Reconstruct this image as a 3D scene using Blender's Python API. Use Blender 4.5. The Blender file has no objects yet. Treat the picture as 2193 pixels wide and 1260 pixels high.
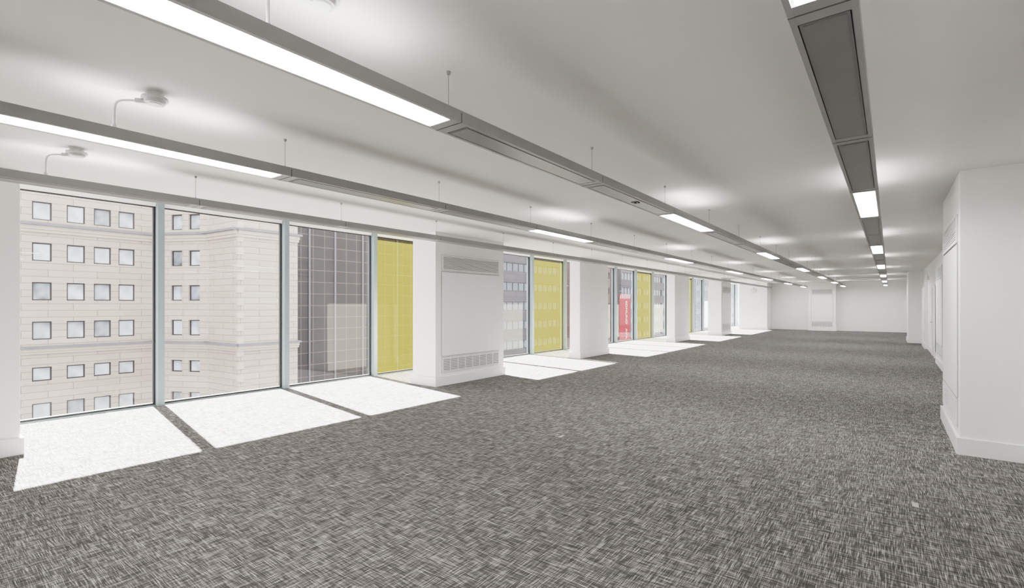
import bpy, math, random
from mathutils import Vector, Matrix
random.seed(4)
S = bpy.context.scene
COL = S.collection
H = 1.55      # eye height
CE = 2.95     # ceiling
GX = -8.98    # glazing line
PCE = 3.12    # perimeter ceiling

# ------------------------------------------------------------ materials
def srgb(r, g, b):
    f = lambda c: (c/255/12.92) if c/255 <= 0.04045 else ((c/255+0.055)/1.055)**2.4
    return (f(r), f(g), f(b), 1)

def pmat(name, col, rough=0.5, metal=0.0, noise=0.0, nscale=20, spec=0.5):
    m = bpy.data.materials.new(name); m.use_nodes = True
    nt = m.node_tree; b = nt.nodes['Principled BSDF']
    b.inputs['Roughness'].default_value = rough
    b.inputs['Metallic'].default_value = metal
    b.inputs['Specular IOR Level'].default_value = spec
    if noise > 0:
        tc = nt.nodes.new('ShaderNodeTexCoord'); n = nt.nodes.new('ShaderNodeTexNoise')
        n.inputs['Scale'].default_value = nscale; n.inputs['Detail'].default_value = 4
        r = nt.nodes.new('ShaderNodeValToRGB')
        c = Vector(col[:3])
        r.color_ramp.elements[0].position = 0.3; r.color_ramp.elements[1].position = 0.7
        r.color_ramp.elements[0].color = (*(c*(1-noise)), 1); r.color_ramp.elements[1].color = (*[min(1, x*(1+noise)) for x in c], 1)
        nt.links.new(tc.outputs['Object'], n.inputs['Vector']); nt.links.new(n.outputs['Fac'], r.inputs['Fac'])
        nt.links.new(r.outputs['Color'], b.inputs['Base Color'])
    else:
        b.inputs['Base Color'].default_value = (*col[:3], 1)
    return m

def emat(name, col, st):
    m = bpy.data.materials.new(name); m.use_nodes = True
    nt = m.node_tree; nt.nodes.clear()
    o = nt.nodes.new('ShaderNodeOutputMaterial'); e = nt.nodes.new('ShaderNodeEmission')
    e.inputs[0].default_value = (*col, 1); e.inputs[1].default_value = st
    nt.links.new(e.outputs[0], o.inputs[0]); return m

M_wall = pmat('white_paint', (0.88, 0.875, 0.865), 0.6, noise=0.012, nscale=3, spec=0.3)
M_ceil = pmat('ceiling_paint', (0.83, 0.81, 0.795), 0.8, noise=0.01, nscale=2, spec=0.2)
M_base = pmat('skirting_gloss_white', (0.87, 0.87, 0.865), 0.35)
M_panel = pmat('panel_white', (0.87, 0.87, 0.865), 0.4)
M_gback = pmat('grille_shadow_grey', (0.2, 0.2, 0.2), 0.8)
M_gap = pmat('gap_shadow_grey', (0.14, 0.14, 0.14), 0.8)
M_alu = pmat('beam_grey_aluminium', (0.32, 0.32, 0.315), 0.42, metal=0.1, noise=0.03, nscale=6)
M_blank = pmat('beam_blank_grey', (0.20, 0.20, 0.195), 0.34, metal=0.1, noise=0.03, nscale=5)
M_joint = pmat('beam_joint_dark', (0.08, 0.08, 0.08), 0.6)
M_rim = pmat('floor_box_rim', (0.04, 0.04, 0.04), 0.5)
M_wire = pmat('steel_wire', (0.3, 0.3, 0.3), 0.35, metal=0.5)
M_whitepl = pmat('white_plastic', (0.68, 0.675, 0.67), 0.4)
M_mull = pmat('mullion_pale_aluminium', srgb(132, 146, 151), 0.4, metal=0.1, noise=0.02)
M_gasket = pmat('gasket_black', (0.02, 0.02, 0.022), 0.6)
M_black = pmat('black_plastic', (0.02, 0.02, 0.02), 0.4)
M_diff = emat('diffuser_glow', (1.0, 0.985, 0.965), 22.0)
M_up = emat('uplight_glow', (1.0, 0.98, 0.95), 7.5)
M_door = pmat('door_white', (0.82, 0.82, 0.81), 0.4)
M_steel = pmat('brushed_steel', (0.5, 0.5, 0.5), 0.3, metal=1)

def glass_mat():
    m = bpy.data.materials.new('window_glass'); m.use_nodes = True
    nt = m.node_tree; nt.nodes.clear()
    o = nt.nodes.new('ShaderNodeOutputMaterial'); mx = nt.nodes.new('ShaderNodeMixShader')
    t = nt.nodes.new('ShaderNodeBsdfTransparent'); g = nt.nodes.new('ShaderNodeBsdfGlossy')
    fr = nt.nodes.new('ShaderNodeFresnel'); fr.inputs[0].default_value = 1.45
    t.inputs[0].default_value = (0.95, 0.96, 0.965, 1); g.inputs[0].default_value = (0.9, 0.9, 0.92, 1); g.inputs['Roughness'].default_value = 0.0
    nt.links.new(fr.outputs[0], mx.inputs[0]); nt.links.new(t.outputs[0], mx.inputs[1]); nt.links.new(g.outputs[0], mx.inputs[2])
    nt.links.new(mx.outputs[0], o.inputs[0]); return m
M_glass = glass_mat()

def film_mat():
    m = bpy.data.materials.new('yellow_mesh_film'); m.use_nodes = True
    nt = m.node_tree; nt.nodes.clear()
    o = nt.nodes.new('ShaderNodeOutputMaterial'); mx = nt.nodes.new('ShaderNodeMixShader')
    t = nt.nodes.new('ShaderNodeBsdfTransparent'); g = nt.nodes.new('ShaderNodeBsdfTranslucent')
    t.inputs[0].default_value = (0.44, 0.415, 0.32, 1)
    tc = nt.nodes.new('ShaderNodeTexCoord')
    mp = nt.nodes.new('ShaderNodeMapping'); mp.inputs['Scale'].default_value = (1, 1, 0.6)
    n = nt.nodes.new('ShaderNodeTexNoise')
    n.inputs['Scale'].default_value = 75; n.inputs['Detail'].default_value = 1
    r = nt.nodes.new('ShaderNodeValToRGB'); r.color_ramp.elements[0].position = .35; r.color_ramp.elements[1].position = .65
    r.color_ramp.elements[0].color = (0.42, 0.335, 0.05, 1); r.color_ramp.elements[1].color = (0.66, 0.54, 0.11, 1)
    nt.links.new(tc.outputs['Object'], mp.inputs[0]); nt.links.new(mp.outputs[0], n.inputs['Vector']); nt.links.new(n.outputs['Fac'], r.inputs['Fac'])
    nt.links.new(r.outputs[0], g.inputs[0])
    mx.inputs[0].default_value = 0.046
    nt.links.new(t.outputs[0], mx.inputs[1]); nt.links.new(g.outputs[0], mx.inputs[2])
    nt.links.new(mx.outputs[0], o.inputs[0]); return m
M_film = film_mat()

def carpet_mat():
    m = bpy.data.materials.new('woven_grey_carpet'); m.use_nodes = True
    nt = m.node_tree; b = nt.nodes['Principled BSDF']; b.inputs['Roughness'].default_value = 0.95
    b.inputs['Specular IOR Level'].default_value = 0.1
    L = nt.links.new
    tc = nt.nodes.new('ShaderNodeTexCoord')
    def ns(sc, detail=2.0, scale=1.0):
        mp = nt.nodes.new('ShaderNodeMapping'); mp.inputs['Scale'].default_value = sc
        n = nt.nodes.new('ShaderNodeTexNoise'); n.inputs['Scale'].default_value = scale; n.inputs['Detail'].default_value = detail
        L(tc.outputs['Object'], mp.inputs[0]); L(mp.outputs[0], n.inputs['Vector']); return n.outputs['Fac']
    def math_(op, a, b_):
        k = nt.nodes.new('ShaderNodeMath'); k.operation = op
        for i, v in enumerate((a, b_)):
            if isinstance(v, (int, float)): k.inputs[i].default_value = v
            else: L(v, k.inputs[i])
        return k.outputs[0]
    def ramp(f, p0, p1):
        r = nt.nodes.new('ShaderNodeMapRange'); r.inputs[1].default_value = p0; r.inputs[2].default_value = p1
        L(f, r.inputs[0]); return r.outputs[0]
    a = ramp(ns((270, 9, 1), 1), 0.45, 0.68)
    c = ramp(ns((9, 270, 1), 1), 0.45, 0.68)
    mask = ramp(ns((14, 14, 1), 3), 0.15, 0.85)
    mixv = math_('ADD', math_('MULTIPLY', a, mask), math_('MULTIPLY', c, math_('SUBTRACT', 1.0, mask)))
    a2 = ramp(ns((110, 5, 1)), 0.35, 0.65); c2 = ramp(ns((5, 110, 1)), 0.35, 0.65)
    v = math_('ADD', math_('MULTIPLY', mixv, 0.85), math_('MULTIPLY', math_('ADD', a2, c2), 0.13))
    fine = ns((500, 500, 1), 1)
    v = math_('ADD', v, math_('MULTIPLY', math_('SUBTRACT', fine, 0.5), 0.25))
    r = nt.nodes.new('ShaderNodeValToRGB')
    r.color_ramp.elements[0].position = 0.05; r.color_ramp.elements[0].color = srgb(54, 53, 52)
    r.color_ramp.elements[1].position = 0.85; r.color_ramp.elements[1].color = srgb(184, 181, 177)
    e = r.color_ramp.elements.new(0.42); e.color = srgb(90, 88, 86)
    L(v, r.inputs[0]); L(r.outputs[0], b.inputs['Base Color'])
    return m
M_carpet = carpet_mat()

def stone_mat(name, c1, c2, cm, bw, bh, mortar=0.012, offset=0.5):
    m = bpy.data.materials.new(name); m.use_nodes = True
    nt = m.node_tree; b = nt.nodes['Principled BSDF']; b.inputs['Roughness'].default_value = 0.8
    uv = nt.nodes.new('ShaderNodeUVMap'); br = nt.nodes.new('ShaderNodeTexBrick')
    br.inputs['Scale'].default_value = 1; br.inputs['Brick Width'].default_value = bw; br.inputs['Row Height'].default_value = bh
    br.inputs['Mortar Size'].default_value = mortar; br.inputs['Color1'].default_value = c1; br.inputs['Color2'].default_value = c2; br.inputs['Mortar'].default_value = cm
    br.offset = offset
    n = nt.nodes.new('ShaderNodeTexNoise'); n.inputs['Scale'].default_value = 0.7; n.inputs['Detail'].default_value = 2
    mx = nt.nodes.new('ShaderNodeMixRGB'); mx.blend_type = 'MULTIPLY'; mx.inputs[0].default_value = 0.2
    nt.links.new(uv.outputs[0], br.inputs['Vector']); nt.links.new(uv.outputs[0], n.inputs['Vector'])
    nt.links.new(br.outputs['Color'], mx.inputs[1]); nt.links.new(n.outputs['Fac'], mx.inputs[2])
    nt.links.new(mx.outputs[0], b.inputs['Base Color']); return m
M_stone = stone_mat('pink_cream_stone', srgb(196, 183, 170), srgb(188, 175, 162), srgb(150, 134, 122), 3.2, 0.56, 0.025)
M_tile = stone_mat('dark_brown_tile', srgb(74, 69, 68), srgb(68, 64, 63), srgb(128, 112, 102), 1.6, 1.5, 0.035, 0.0)
M_bgrey = stone_mat('grey_cladding', srgb(96, 92, 96), srgb(88, 85, 89), srgb(70, 68, 72), 3, 1.0, 0.03, 0.0)
M_bbrown = stone_mat('red_brown_cladding', srgb(135, 108, 100), srgb(126, 99, 92), srgb(95, 78, 76), 2, 0.5, 0.03)
M_bblue = stone_mat('pale_blue_cladding', srgb(150, 158, 170), srgb(140, 148, 160), srgb(100, 106, 118), 2.4, 1.2, 0.04, 0.0)
M_cornice = pmat('cornice_lead_grey', srgb(124, 122, 130), 0.7, noise=0.1, nscale=1)
M_stoneplain = pmat('stone_trim', srgb(196, 183, 170), 0.8, noise=0.05, nscale=1)
M_wframe = pmat('dark_window_frame', srgb(52, 46, 49), 0.5)
def pane_mat():
    m = pmat('pane_painted_reflection', (.3, .4, .5), 0.08, spec=0.8)
    nt = m.node_tree; b = nt.nodes['Principled BSDF']
    oi = nt.nodes.new('ShaderNodeObjectInfo'); tc = nt.nodes.new('ShaderNodeTexCoord')
    mp = nt.nodes.new('ShaderNodeMapping'); n = nt.nodes.new('ShaderNodeTexNoise'); n.inputs['Scale'].default_value = 0.8; n.inputs['Detail'].default_value = 1
    nt.links.new(tc.outputs['Object'], mp.inputs[0]); nt.links.new(oi.outputs['Random'], mp.inputs['Location'])
    ad = nt.nodes.new('ShaderNodeMath'); ad.operation = 'MULTIPLY_ADD'; ad.inputs[1].default_value = 0.4
    nt.links.new(mp.outputs[0], n.inputs['Vector']); nt.links.new(oi.outputs['Random'], ad.inputs[0]); nt.links.new(n.outputs['Fac'], ad.inputs[2])
    r = nt.nodes.new('ShaderNodeValToRGB'); r.color_ramp.elements[0].position = .38; r.color_ramp.elements[1].position = .82
    r.color_ramp.elements[0].color = srgb(84, 92, 100); r.color_ramp.elements[1].color = srgb(204, 212, 218)  # pale grey-blue sky reflection painted into the pane colour, varied per window
    nt.links.new(ad.outputs[0], r.inputs[0]); nt.links.new(r.outputs[0], b.inputs['Base Color']); return m
M_wpane = pane_mat()
M_ribbon = pmat('ribbon_glazing', srgb(75, 82, 94), 0.1, noise=0.3, nscale=0.3, spec=0.8)
M_strip = pmat('pale_strip', srgb(118, 116, 122), 0.6)
M_red = pmat('banner_red', srgb(170, 38, 42), 0.7)
M_white = pmat('banner_white', srgb(225, 220, 220), 0.7)
M_asph = pmat('asphalt', (0.03, 0.03, 0.033), 0.9, noise=0.2, nscale=0.5)
M_below = pmat('dark_lower_cladding', (0.08, 0.08, 0.085), 0.7, noise=0.1, nscale=1)

# ------------------------------------------------------------ builders
class B:
    def __init__(s): s.v = []; s.f = []; s.mi = []; s.uv = []
    def quad(s, p, mi=0, uv=None):
        n = len(s.v); s.v += [tuple(q) for q in p]; s.f.append(tuple(range(n, n+len(p)))); s.mi.append(mi)
        s.uv.append(uv if uv else [(0, 0)]*len(p))
    def box(s, x0, x1, y0, y1, z0, z1, mi=0, T=None):
        P = [(x0, y0, z0), (x1, y0, z0), (x1, y1, z0), (x0, y1, z0), (x0, y0, z1), (x1, y0, z1), (x1, y1, z1), (x0, y1, z1)]
        if T: P = [T(*p) for p in P]
        n = len(s.v); s.v += P
        for f in ((0, 3, 2, 1), (4, 5, 6, 7), (0, 1, 5, 4), (1, 2, 6, 5), (2, 3, 7, 6), (3, 0, 4, 7)):
            s.f.append(tuple(n+i for i in f)); s.mi.append(mi); s.uv.append([(0, 0)]*4)
    def cyl(s, c, r0, r1, z0, z1, mi=0, seg=20):
        n = len(s.v)
        for z, r in ((z0, r0), (z1, r1)):
            for i in range(seg):
                a = 2*math.pi*i/seg; s.v.append((c[0]+r*math.cos(a), c[1]+r*math.sin(a), z))
        for i in range(seg):
            j = (i+1) % seg; s.f.append((n+i, n+j, n+seg+j, n+seg+i)); s.mi.append(mi); s.uv.append([(0, 0)]*4)
        s.f.append(tuple(n+i for i in reversed(range(seg)))); s.mi.append(mi); s.uv.append([(0, 0)]*seg)
        s.f.append(tuple(n+seg+i for i in range(seg))); s.mi.append(mi); s.uv.append([(0, 0)]*seg)
    def tube(s, pts, r, mi=0, seg=10):
        pts = [Vector(p) for p in pts]; rings = []
        for i, p in enumerate(pts):
            t = (pts[min(i+1, len(pts)-1)]-pts[max(i-1, 0)]).normalized()
            a = t.orthogonal().normalized() if i == 0 else (rings_a - t*rings_a.dot(t)).normalized()
            rings_a = a; b_ = t.cross(a); n = len(s.v)
            for k in range(seg):
                an = 2*math.pi*k/seg; s.v.append(tuple(p+(a*math.cos(an)+b_*math.sin(an))*r))
            rings.append(n)
        for q in range(len(rings)-1):
            for k in range(seg):
                k2 = (k+1) % seg
                s.f.append((rings[q]+k, rings[q]+k2, rings[q+1]+k2, rings[q+1]+k)); s.mi.append(mi); s.uv.append([(0, 0)]*4)
    def obj(s, name, mats, parent=None, origin=None, bevel=0, smooth=False, **props):
        if origin is None:
            xs = [v[0] for v in s.v]; ys = [v[1] for v in s.v]; zs = [v[2] for v in s.v]
            origin = ((min(xs)+max(xs))/2, (min(ys)+max(ys))/2, min(zs))
        o = Vector(origin)
        me = bpy.data.meshes.new(name); me.from_pydata([tuple(Vector(v)-o) for v in s.v], [], s.f)
        for m in (mats if isinstance(mats, list) else [mats]): me.materials.append(m)
        for p, mi in zip(me.polygons, s.mi): p.material_index = mi; p.use_smooth = smooth
        ul = me.uv_layers.new(name='UVMap'); k = 0
        for fu in s.uv:
            for u in fu: ul.data[k].uv = u; k += 1
        me.update()
        ob = bpy.data.objects.new(name, me); COL.objects.link(ob)
        if parent: ob.parent = parent; ob.location = o-Vector(WP[parent.name])
        else: ob.location = o
        WP[ob.name] = tuple(o)
        if bevel:
            bm = ob.modifiers.new('bevel', 'BEVEL'); bm.width = bevel; bm.segments = 2; bm.limit_method = 'ANGLE'
        for k2, v in props.items(): ob[k2] = v
        return ob
WP = {}
def empty(name, loc, **props):
    e = bpy.data.objects.new(name, None); COL.objects.link(e); e.location = loc; WP[e.name] = tuple(loc)
    e.empty_display_size = .1
    for k, v in props.items(): e[k] = v
    return e
def cbox(name, x0, x1, y0, y1, z0, z1, mat, parent=None, bevel=0, **props):
    b = B(); b.box(x0, x1, y0, y1, z0, z1); return b.obj(name, mat, parent, bevel=bevel, **props)

# ------------------------------------------------------------ room shell
Y0, Y1, YA = -5.285, 35.5, 40.14
RX = 1.06
cbox('floor', -9.2, 1.3, Y0-.2, YA+.2, -0.3, 0, M_carpet, kind='structure', label='grey woven-texture carpet tile floor')
cbox('ceiling', -7.5, 1.3, Y0-.2, YA+.2, CE, CE+.35, M_ceil, kind='structure', label='smooth off-white plaster ceiling')
cbox('ceiling_perimeter', -9.07, -7.5, Y0-.2, YA+.2, PCE, CE+.35, M_ceil, kind='structure', label='slightly raised white ceiling strip along the glazing')
cbox('wall_right', RX, RX+.24, Y0, Y1+.2, 0, CE, M_wall, kind='structure', label='long white painted inner wall')
cbox('wall_far', -6.1, RX, Y1, Y1+.2, 0, CE, M_wall, kind='structure', label='white painted end wall')
cbox('wall_corner', -7.73, -6.1, 34.0, YA+.2, 0, CE, M_wall, kind='structure', label='white boxed-out wall at the end of the glazing')
cbox('wall_alcove', -9.2, -7.73, YA, YA+.2, 0, PCE, M_wall, kind='structure', label='white wall closing the window strip')
cbox('wall_back', -9.2, RX, Y0-.2, Y0, 0, CE, M_wall, kind='structure', label='white painted wall')
cbox('baseboard_right', RX-.018, RX, 8.87, 25.74, 0, .17, M_base, kind='structure')
cbox('baseboard_near', RX-.018, RX, Y0, 6.86, 0, .17, M_base, kind='structure')
cbox('baseboard_end', RX-.018, RX, 27.7, Y1, 0, .17, M_base, kind='structure')
cbox('baseboard_far', -2.56, RX-.018, Y1-.018, Y1, 0, .17, M_base, kind='structure')
cbox('baseboard_far_side', -6.08, -3.98, Y1-.018, Y1, 0, .17, M_base, kind='structure')
bb = B(); bb.box(-7.73, -6.08, 33.982, 34.0, 0, .17); bb.box(-6.1, -6.082, 34.0, Y1-.02, 0, .17)
bb.obj('baseboard_corner', M_base, kind='structure')
cbox('baseboard_back', -9, RX-.02, Y0, Y0+.018, 0, .17, M_base, kind='structure')

# ------------------------------------------------------------ glazing
PITCH = 1.975
yellow = {3, 6, 10, 13, -1}
wi = 0
for n in range(-3, 20):
    a = .64+PITCH*n; c = a+PITCH; wi += 1
    b = B(); ya, yb = a+.045, c-.045; zb, zt = .018, PCE-.05
    b.quad([(GX-.0, ya, zb), (GX, yb, zb), (GX, yb, zt), (GX, ya, zt)])
    w = b.obj('window_%d' % wi, M_glass, kind='structure', label='full-height clear office window pane' + (' covered with yellow film' if n in yellow else ''))
    b = B()
    g = .026
    b.box(GX-.03, GX+.03, ya, ya+g, zb, zt); b.box(GX-.03, GX+.03, yb-g, yb, zb, zt)
    b.box(GX-.03, GX+.03, ya+g, yb-g, zb, zb+g); b.box(GX-.03, GX+.03, ya+g, yb-g, zt-.012, zt)
    b.obj('gasket', M_gasket, w)
    b = B(); b.box(GX-.06, GX+.05, a+.045, c-.045, 0, zb)
    b.obj('rail', M_mull, w)
    cbox('head_trim', GX-.06, GX+.05, a+.045, c-.045, zt, PCE, M_panel, w)
    cbox('mullion', GX-.08, GX+.14, a-.045, a+.045, 0, PCE, M_mull, w, bevel=.003)
    if n in yellow:
        b = B(); b.quad([(GX+.02, ya+g, zb+g), (GX+.02, yb-g, zb+g), (GX+.02, yb-g, zt-.012), (GX+.02, ya+g, zt-.012)])
        b.obj('yellow_film', M_film, w, label='translucent mustard-yellow patterned film')

# ------------------------------------------------------------ columns and service units
def vent_parts(par, T, W):
    """T maps (u, n, z): u along the face, n outward"""
    u0, u1 = .17, W-.17
    def grille(name, z0, z1, nf, bars):
        b = B(); f = .022
        b.box(u0-.006, u1+.006, .0, .003, z0-.006, z1+.006, 1, T)
        b.box(u0, u0+f, 0, .016, z0, z1, 0, T); b.box(u1-f, u1, 0, .016, z0, z1, 0, T)
        b.box(u0+f, u1-f, 0, .016, z0, z0+f, 0, T); b.box(u0+f, u1-f, 0, .016, z1-f, z1, 0, T)
        h = (z1-z0-2*f)/nf
        for i in range(nf):
            zz = z0+f+h*i; b.box(u0+f, u1-f, .003, .012, zz+h*.27, zz+h*.76, 0, T)
        for i in range(1, bars):
            uu = u0+(u1-u0)*i/bars; b.box(uu-.006, uu+.006, .003, .014, z0+f, z1-f, 0, T)
        b.obj(name, [M_panel, M_gback], par)
    grille('upper_grille', 2.22, 2.52, 10, 1)
    grille('lower_grille', .25, .54, 8, 8)
    b = B(); b.box(u0-.02, u1+.02, 0, .004, .56, 2.20, 1, T); b.box(u0-.012, u1+.012, .004, .014, .568, 2.192, 0, T)  # dark sheet behind the panel paints the shadow line around its edge
    b.obj('access_panel', [M_panel, M_gap], par)

def column(x0, x1, y0, y1, face=None, label='', top=CE, group=None):
    e = empty('column', ((x0+x1)/2, (y0+y1)/2, 0), label=label, category='column')
    if group: e['group'] = group
    cbox('body', x0, x1, y0, y1, 0, top, M_wall, e, bevel=.004)
    t = .028
    b = B(); xa, xb = x0-t, x1+t
    if x1 > RX-.01: xb = x1
    b.box(xa, xb, y0-t, y0, 0, .175); b.box(xa, xb, y1, y1+t, 0, .175)
    b.box(xa, x0, y0, y1, 0, .175)
    if xb > x1: b.box(x1, xb, y0, y1, 0, .175)
    b.obj('skirting', M_base, e, bevel=.003)
    if face == '+x': vent_parts(e, lambda u, n, z: (x1+n, y0+u, z), y1-y0)
    if face == '-x': vent_parts(e, lambda u, n, z: (x0-n, y1-u, z), y1-y0)
    return e
GC = 'white columns beside the glazing'
plain = 'plain white boxed column with skirting in front of glazing'
vent = 'wide white boxed column with two vent grilles and access panel'
column(-7.46, -7.14, -.9, .87, None, plain, group=GC)
column(-7.46, -6.815, 6.42, 8.48, '+x', vent, group=GC)
column(-7.46, -7.12, 12.4, 14.2, None, plain, group=GC)
column(-7.46, -7.12, 20.3, 22.15, None, plain, group=GC)
column(-7.46, -6.815, 26.25, 28.19, '+x', vent, group=GC)
column(.573, RX, 6.86, 8.87, '-x', 'white boxed column with vent grilles against the inner wall')
column(.59, RX, 25.74, 27.7, None, 'plain white boxed column against the inner wall')
# end wall unit
e = empty('service_cupboard', (-3.27, 35.2, 0), label='white boxed service riser with vent grilles on the end wall', category='vent unit')
cbox('body', -3.98, -2.56, 34.95, Y1, 0, CE, M_wall, e, bevel=.004)
b = B(); b.box(-4.0, -2.54, 34.93, 34.95, 0, .17); b.box(-2.56, -2.54, 34.95, Y1-.02, 0, .17); b.box(-4.0, -3.98, 34.95, Y1-.02, 0, .17)
b.obj('skirting', M_base, e)
vent_parts(e, lambda u, n, z: (-3.98+u, 34.95-n, z), 1.42)
# recessed wall units
for (ya, yb) in ((15.2, 17.4), (22.6, 24.6)):
    e = empty('service_cupboard', (RX-.05, (ya+yb)/2, 0), label='white flush service panel with vent grilles on the inner wall', category='vent unit')
    cbox('body', RX-.08, RX-.0, ya, yb, 0, 2.62, M_wall, e, bevel=.004)
    b = B(); b.box(RX-.095, RX-.08, ya, yb, 0, .17); b.obj('skirting', M_base, e)
    vent_parts(e, lambda u, n, z: (RX-.08-n, yb-u, z), yb-ya)
# door
b = B(); b.box(RX-.045, RX-.0185, 18.8, 18.88, 0, 2.15); b.box(RX-.045, RX-.0185, 19.85, 19.93, 0, 2.15); b.box(RX-.045, RX-.0185, 18.88, 19.85, 2.07, 2.15)
b.box(RX-.03, RX-.019, 18.88, 19.85, 0.005, 2.07)
d = b.obj('door_1', M_door, kind='structure', label='white flush door with steel lever handle')
b = B(); b.tube([(RX-.03, 19.75, 1.03), (RX-.08, 19.75, 1.03), (RX-.085, 19.72, 1.03), (RX-.085, 19.62, 1.03)], .01); b.obj('handle', M_steel, d)

# wall clock and access hatch on the boxed-out wall
e = empty('wall_clock', (-6.85, 33.98, 2.5), label='small round white wall clock', category='clock')
def rotY(b, c):  # cylinder axis z -> -y
    b.v = [(c[0]+v[0], c[1]-v[2], c[2]+v[1]) for v in b.v]
b = B(); b.cyl((0, 0), .16, .16, 0, .03, 0, 32); rotY(b, (-6.85, 34.0, 2.5)); b.obj('case', M_wire, e)
b = B(); b.cyl((0, 0), .145, .145, .03, .034, 0, 32); rotY(b, (-6.85, 34.0, 2.5)); b.obj('dial', M_white, e)
b = B(); b.box(-6.855, -6.845, 33.955, 33.966, 2.5, 2.61); b.box(-6.85, -6.78, 33.955, 33.966, 2.495, 2.505); b.obj('hand', M_black, e)
b = B(); b.box(-6.95, -6.6, 33.985, 34.0, .95, 1.5); b.box(-6.93, -6.62, 33.98, 33.985, .97, 1.48)
b.obj('access_hatch', M_panel, label='small white access hatch in the wall', category='hatch')

# floor boxes
for (x, y) in ((.27, 4.9), (-2.95, 4.9)):
    e = empty('floor_box', (x, y, 0), label='flush floor power box with carpet inset lid', category='floor box', group='floor power boxes')
    b = B(); w = .15; t = .009
    b.box(x-w, x+w, y-w, y-w+t, 0, .002); b.box(x-w, x+w, y+w-t, y+w, 0, .002); b.box(x-w, x-w+t, y-w+t, y+w-t, 0, .002); b.box(x+w-t, x+w, y-w+t, y+w-t, 0, .002)
    b.obj('rim', M_rim, e)
    b = B(); b.box(x-w+.01, x+w-.01, y-w+.01, y+w-.01, 0, .0015); b.obj('lid', M_carpet, e)
    b = B(); b.box(x-w+.015, x-w+.055, y-.05, y+.05, .0015, .0035); b.obj('cable_flap', M_alu, e)

# ------------------------------------------------------------ linear lights
ZB, ZT = H+1.07, H+1.145
MOD = 1.775; YS = .3
N0, N1 = -3, 19
for bi, xc in enumerate((-.195, -2.09, -4.03, -5.95)):
    ya, yb = YS+MOD*N0, YS+MOD*N1
    e = empty('linear_light', (xc, (ya+yb)/2, ZB), label='long grey suspended linear light with blank panels' + ('' if bi == 3 else ' and lit diffusers'), category='ceiling light', group='suspended linear lights')
    w = .1075
    b = B()
    # side rails with a small outward flange, top plate
    for sgn in (-1, 1):
        x_o = xc+sgn*w; x_i = xc+sgn*(w-.022)
        b.box(min(x_o, x_i), max(x_o, x_i), ya, yb, ZB, ZT-.018)
        x_t = xc+sgn*(w-.008); x_i2 = xc+sgn*(w-.03)
        b.box(min(x_t, x_i2), max(x_t, x_i2), ya, yb, ZT-.018, ZT-.006)
    b.box(xc-w+.01, xc+w-.01, ya, yb, ZT-.006, ZT)
    b.box(xc-w+.022, xc+w-.022, ya, yb, ZB+.02, ZB+.03)
    for n in range(N0, N1+1):
        y = YS+MOD*n
        b.box(xc-w+.022, xc+w-.022, max(ya, y-.07), min(yb, y+.07), ZB+.001, ZB+.02)
        b.box(xc-w-.0008, xc+w+.0008, y-.003, y+.003, ZB-.0008, ZT-.018, 1)
    b.obj('housing', [M_alu, M_joint], e)
    for n in range(N0, N1):
        y = YS+MOD*n; p0, p1 = y+.078, y+MOD-.078
        if n % 3 == 0 and bi != 3:
            b = B(); b.box(xc-.074, xc+.074, p0, p1, ZB+.004, ZB+.02); b.obj('diffuser', M_diff, e, label='glowing white opal diffuser')
        else:
            b = B(); xw = .081
            b.box(xc-xw, xc+xw, p0, p1, ZB+.002, ZB+.02)
            xw2 = .07
            b.box(xc-xw2, xc+xw2, p0+.012, p1-.012, ZB-.0015, ZB+.002)
            b.obj('blank_panel', M_blank, e, label='dark grey blank cover')
        if n % 3 == 0 and (bi != 3 or n == 0):
            b = B(); b.box(xc-.05, xc+.05, y+MOD/2-.45, y+MOD/2+.45, ZT, ZT+.004); b.obj('uplight', M_up, e, label='glowing upward-facing lamp strip')
    for n in range(N0, N1+1):
        y = YS+MOD*n+(.03 if n == N0 else -.03 if n == N1 else 0)
        b = B(); b.cyl((xc, y), .0022, .0022, ZT, CE-.015, seg=6); b.cyl((xc, y), .010, .014, CE-.018, CE, seg=14); b.cyl((xc, y), .006, .004, ZT, ZT+.035, seg=10)
        b.obj('suspension_wire', M_wire, e)
    if bi == 1:
        b = B(); b.box(xc-.03, xc+.03, 4.75, 4.83, ZB-.008, ZB+.004); b.cyl((xc, 4.79), .014, .01, ZB-.014, ZB-.008, seg=14); b.obj('sensor', M_black, e, label='small black presence sensor')

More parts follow.
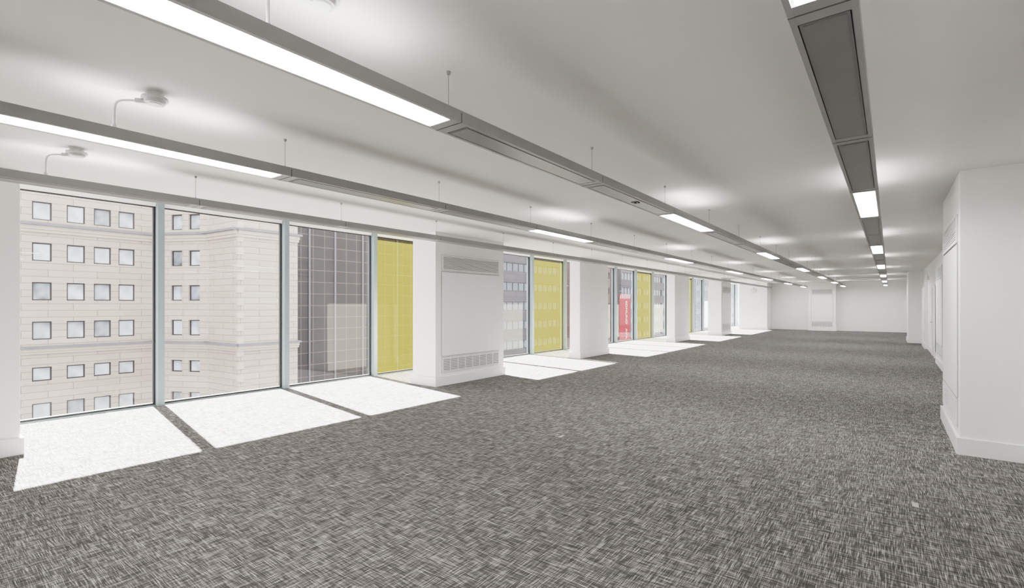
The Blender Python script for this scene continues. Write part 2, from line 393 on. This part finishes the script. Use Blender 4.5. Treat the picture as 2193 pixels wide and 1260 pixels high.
for dx, dy, ex, ey in ((-1.99, 1.19, -2.06, .99), (-3.84, 1.10, -3.98, .92), (-5.75, 1.06, -5.90, .88)):
    e = empty('power_feed', (dx, dy, CE), label='white round ceiling outlet with curved flexible conduit to the light', category='ceiling outlet', group='ceiling power feeds')
    b = B(); b.cyl((dx, dy), .05, .05, CE-.03, CE, seg=32); b.cyl((dx, dy), .076, .076, CE-.048, CE-.03, seg=40)
    b.cyl((dx, dy), .056, .062, CE-.07, CE-.048, seg=32); b.cyl((dx, dy), .04, .05, CE-.076, CE-.07, seg=32)
    b.obj('outlet', M_whitepl, e)
    dir_ = Vector((ex-dx, ey-dy, 0)); Ld = dir_.length; dir_.normalize()
    b = B(); T = lambda u, n, z: (dx+dir_.x*u-dir_.y*n, dy+dir_.y*u+dir_.x*n, z)
    b.box(.04, .11, -.02, .02, CE-.076, CE-.045, 0, T); b.obj('gland', M_whitepl, e, bevel=.004)
    pts = []
    P0 = Vector((dx, dy, CE-.06))+dir_*.09; P3 = Vector((ex, ey, ZT+.02))
    P1_ = P0+dir_*.15; P2_ = P3+Vector((0, 0, .17))
    for i in range(25):
        t = i/24; pts.append(P0*(1-t)**3+P1_*3*t*(1-t)**2+P2_*3*t*t*(1-t)+P3*t**3)
    b = B(); b.tube(pts, .009, seg=14); b.obj('conduit', M_whitepl, e, smooth=True)
    b = B(); b.cyl((ex, ey), .02, .016, ZT, ZT+.03, seg=16); b.obj('connector', M_whitepl, e)

# small emergency lamp on the inner wall
e = empty('wall_lamp', (RX-.05, 22.0, 2.5), label='small white wall-mounted sensor on a curved arm', category='sensor')
b = B(); b.box(RX-.06, RX, 21.95, 22.05, 2.42, 2.55); b.obj('bracket', M_whitepl, e, bevel=.006)
b = B(); b.tube([(RX-.05, 22, 2.55), (RX-.06, 22, 2.68), (RX-.12, 22, 2.76), (RX-.2, 22, 2.77)], .012); b.cyl((RX-.2, 22), .05, .04, 2.72, 2.78); b.obj('arm', M_whitepl, e)

# ------------------------------------------------------------ exterior
def facade(par, p0, p1, zlo, zhi, wins, mat, uoff=0, depth=.25, pane=M_wpane, wname='window'):
    p0 = Vector((*p0, 0)); p1 = Vector((*p1, 0)); t = (p1-p0); L = t.length; t.normalize(); nrm = Vector((t.y, -t.x, 0))
    ss = sorted(set([0, L]+[round(w[0]-w[2]/2, 4) for w in wins]+[round(w[0]+w[2]/2, 4) for w in wins]))
    ss = [s for s in ss if 0 <= s <= L]
    zz = sorted(set([zlo, zhi]+[round(w[1]-w[3]/2, 4) for w in wins]+[round(w[1]+w[3]/2, 4) for w in wins]))
    P = lambda s, z, n=0: tuple(p0+t*s+nrm*n+Vector((0, 0, z)))
    b = B()
    for i in range(len(ss)-1):
        for j in range(len(zz)-1):
            s0, s1, z0, z1 = ss[i], ss[i+1], zz[j], zz[j+1]; sc, zc = (s0+s1)/2, (z0+z1)/2
            if any(abs(sc-w[0]) < w[2]/2 and abs(zc-w[1]) < w[3]/2 for w in wins): continue
            b.quad([P(s0, z0), P(s1, z0), P(s1, z1), P(s0, z1)], 0, [(s0+uoff, z0), (s1+uoff, z0), (s1+uoff, z1), (s0+uoff, z1)])
    for (s, z, w, h) in wins:
        a, c, d0, d1 = s-w/2, s+w/2, z-h/2, z+h/2
        for q in ([(a, d0, 0), (c, d0, 0), (c, d0, -depth), (a, d0, -depth)], [(a, d1, -depth), (c, d1, -depth), (c, d1, 0), (a, d1, 0)],
                  [(a, d0, -depth), (a, d1, -depth), (a, d1, 0), (a, d0, 0)], [(c, d0, 0), (c, d1, 0), (c, d1, -depth), (c, d0, -depth)]):
            b.quad([P(x, y, n) for x, y, n in q], 0, [(.3, .2)]*4)
    b.obj('facade', mat, par)
    for (s, z, w, h) in wins:
        b = B(); T = lambda u, n, zc: P(u, zc, n)
        a, c, d0, d1 = s-w/2, s+w/2, z-h/2, z+h/2; f = .09
        b.box(a, a+f, -depth, -depth+.1, d0, d1, 0, T); b.box(c-f, c, -depth, -depth+.1, d0, d1, 0, T)
        b.box(a+f, c-f, -depth, -depth+.1, d0, d0+f, 0, T); b.box(a+f, c-f, -depth, -depth+.1, d1-f, d1, 0, T)
        if w > 3:
            k = int(w/1.5)
            for i in range(1, k): x = a+w*i/k; b.box(x-.04, x+.04, -depth, -depth+.1, d0+f, d1-f, 0, T)
        b.quad([P(a, d0, -depth+.03), P(c, d0, -depth+.03), P(c, d1, -depth+.03), P(a, d1, -depth+.03)], 1)
        b.obj(wname, [M_wframe, pane], par)
def ledge(par, pts, z, h, out, mat, name='cornice'):
    b = B()
    for i in range(len(pts)-1):
        p0 = Vector((*pts[i], 0)); p1 = Vector((*pts[i+1], 0)); t = (p1-p0); L = t.length; t.normalize(); nr = Vector((t.y, -t.x, 0))
        T = lambda u, n, zc: tuple(p0+t*u+nr*n+Vector((0, 0, zc)))
        b.box(-out*.3, L+out*.3, -.1, out, z, z+h*.55, 0, T); b.box(-.05, L+.05, -.1, out*.55, z-h*.9, z, 1, T); b.box(-.05, L+.05, -.1, out*.3, z-h*1.6, z-h*.9, 1, T)
    b.obj(name, [mat, M_stoneplain], par)

def hit(px, p0, p1):
    u = (px-1096.5)/1044; dx, dy = -.6128+.7902*u, .7902+.6128*u
    ex, ey = p1[0]-p0[0], p1[1]-p0[1]
    s = (dx*p0[1]-dy*p0[0])/(dy*ex-dx*ey)
    return s*math.hypot(ex, ey)
GZ = -22
e = empty('office_building', (-60, 8, GZ), label='pink-cream stone office building with small square dark-framed windows', category='building')
Q0, Q1, Q2, Q3, Q4 = (-55.4, -14), (-55.4, 15.6), (-50.0, 18.5), (-45.0, 19.0), (-45.0, 24.4)
rows = [(11.2, 1.45), (7.8, 1.45), (4.4, 1.45), (1.15, 1.45), (-2.1, 1.45), (-5.7, 1.1), (-8.8, 1.35), (-12.2, 1.4)]
rows = [(z+H, h) for z, h in rows]
ys = [13.7, 11.96, 10.17, 8.04, 6.15, 4.3, 2.2, .2]
wins = [(y+14, z, 1.2, h+.05) for y in ys for z, h in rows]
facade(e, Q0, Q1, GZ, 17, wins, M_stone)
wins = [(hit(px, Q1, Q2), z, 1.2, h) for px in (378, 416) for z, h in rows]
facade(e, Q1, Q2, GZ, 17, wins, M_stone, 3)
facade(e, Q2, Q3, GZ, 17, [], M_stone, 7)
facade(e, Q3, Q4, GZ, 17, [], M_stone, 11)
facade(e, Q4, (-62, 24.4), GZ, 17, [], M_stone, 5)
P_ = [Q0, Q1, Q2, Q3, Q4]
ledge(e, P_, 6.55+H, .34, .6, M_cornice); ledge(e, P_, -3.55+H, .3, .5, M_cornice)
b = B()
for p in (Q2, Q3):
    for z in [GZ+i*1.12 for i in range(34)]:
        b.box(p[0]-.35, p[0]+.06, p[1]-.06, p[1]+.45, z, z+.56)
b.obj('quoin_stones', M_stoneplain, e)
cbox('roof', -70, -55.8, -14, 24.2, 16.6, 17.0, M_cornice, e)

def block(label, x, y0, y1, ztop, mat, floors, glz, base=GZ, pane=M_ribbon, sections=1):
    e = empty('office_building', (x-8, (y0+y1)/2, base), label=label, category='building')
    W = []
    L = y1-y0
    for z in floors:
        for k in range(sections):
            W.append((L*(k+.5)/sections, z, L/sections-1.0, glz))
    facade(e, (x, y0), (x, y1), base, ztop, W, mat, pane=pane, wname='ribbon_window')
    facade(e, (x-16, y0), (x, y0), base, ztop, [], mat)
    facade(e, (x, y1), (x-16, y1), base, ztop, [], mat)
    cbox('roof', x-16, x-.4, y0, y1, ztop-.3, ztop, M_cornice, e)
    return e
# dark tiled tower
e = block('dark brown tiled tower block with pale vertical strips', -58, 25.5, 60, 24, M_tile, [], 1)
b = B()
for px in (662, 717, 776, 850):
    s = hit(px, (-58, 25.5), (-58, 60)); b.box(-58, -57.85, 25.5+s-.11, 25.5+s+.11, GZ, 24)
b.obj('vertical_strip', M_strip, e)
fl = [GZ+3+3.4*i for i in range(12)]
block('grey-brown office block with ribbon windows', -52, 62, 84, 20, M_bgrey, fl, 1.5, sections=2)
block('red-brown brick office block with ribbon windows', -50, 86, 101, 14, M_bbrown, fl[:10], 1.4)
e2 = block('grey office block with ribbon windows and hanging banner', -48, 102, 140, 16, M_bgrey, fl[:11], 1.6, sections=3)
block('pale blue-grey office block with ribbon windows', -44, 143, 200, 13, M_bblue, fl[:10], 1.8, sections=3)
block('distant red-brown low building', -30, 230, 262, -2, M_bbrown, fl[:5], 1.4, sections=2)
# banner
bn = empty('banner', (-47.7, 103.3, H-8.2), label='tall red banner with white lettering and striped top edge', category='banner')
yb0, yb1, z0b, z1b = 100.6, 106.2, H-8.2, H+2.5
cbox('cloth', -47.75, -47.65, yb0, yb1, z0b, z1b, M_red, bn)
b = B()
for i in range(7):
    yy = yb0+.1+i*.78; b.quad([(-47.6, yy, z1b-1.0), (-47.6, yy+.35, z1b-1.0), (-47.6, yy+.8, z1b), (-47.6, yy+.45, z1b)])
b.obj('stripe', M_white, bn)
def lettering(txt, y, z, size):
    cu = bpy.data.curves.new('txt', 'FONT'); cu.body = txt; cu.size = size; cu.extrude = .02; cu.offset = .0
    ob = bpy.data.objects.new('tmp', cu); COL.objects.link(ob); bpy.context.view_layer.update()
    me = bpy.data.meshes.new_from_object(ob.evaluated_get(bpy.context.evaluated_depsgraph_get()))
    bpy.data.objects.remove(ob)
    me.transform(Matrix(((0, 0, 1, 0), (0, 1, 0, 0), (-1, 0, 0, 0), (0, 0, 0, 1))))
    me.materials.clear(); me.materials.append(M_white)
    o = bpy.data.objects.new('lettering', me); COL.objects.link(o); o.parent = bn
    o.location = Vector((-47.6, y, z))-Vector(WP[bn.name])
lettering('EDMUND', 103.6, z1b-1.5, 1.25)
lettering('AVA', 103.6, z1b-7.8, 1.25)
cbox('ground', -140, -9.4, -60, 300, GZ-.5, GZ, M_asph, kind='structure', label='asphalt street far below')
b = B(); b.box(-9.3, 1.3, -5.4, 40.3, -22, -.32); b.obj('wall_below', M_below, kind='structure', label='lower storeys of the building')

# ------------------------------------------------------------ light
wd = bpy.data.worlds.new('sky'); S.world = wd; wd.use_nodes = True
bg = wd.node_tree.nodes['Background']; bg.inputs[0].default_value = (0.97, 0.98, 1.0, 1); bg.inputs[1].default_value = 1.9
sl = bpy.data.lights.new('sun', 'SUN'); sl.energy = 52; sl.angle = math.radians(.6); sl.color = (1, .98, .955)
so = bpy.data.objects.new('sun', sl); COL.objects.link(so); so.location = (-30, 5, 30)
so.rotation_euler = Vector((3.26, -.48, -3.07)).to_track_quat('-Z', 'Y').to_euler()

cam = bpy.data.cameras.new('camera'); co = bpy.data.objects.new('camera', cam); COL.objects.link(co)
cam.sensor_width = 36; cam.lens = 1044/2193*36; cam.shift_y = 24/2193; cam.clip_start = .05; cam.clip_end = 600
co.location = (0, 0, H); co.rotation_euler = (math.pi/2, 0, math.atan2(.6128, .7902))
S.camera = co
S.view_settings.view_transform = 'Filmic'; S.view_settings.look = 'Medium High Contrast'; S.view_settings.exposure = 1.05
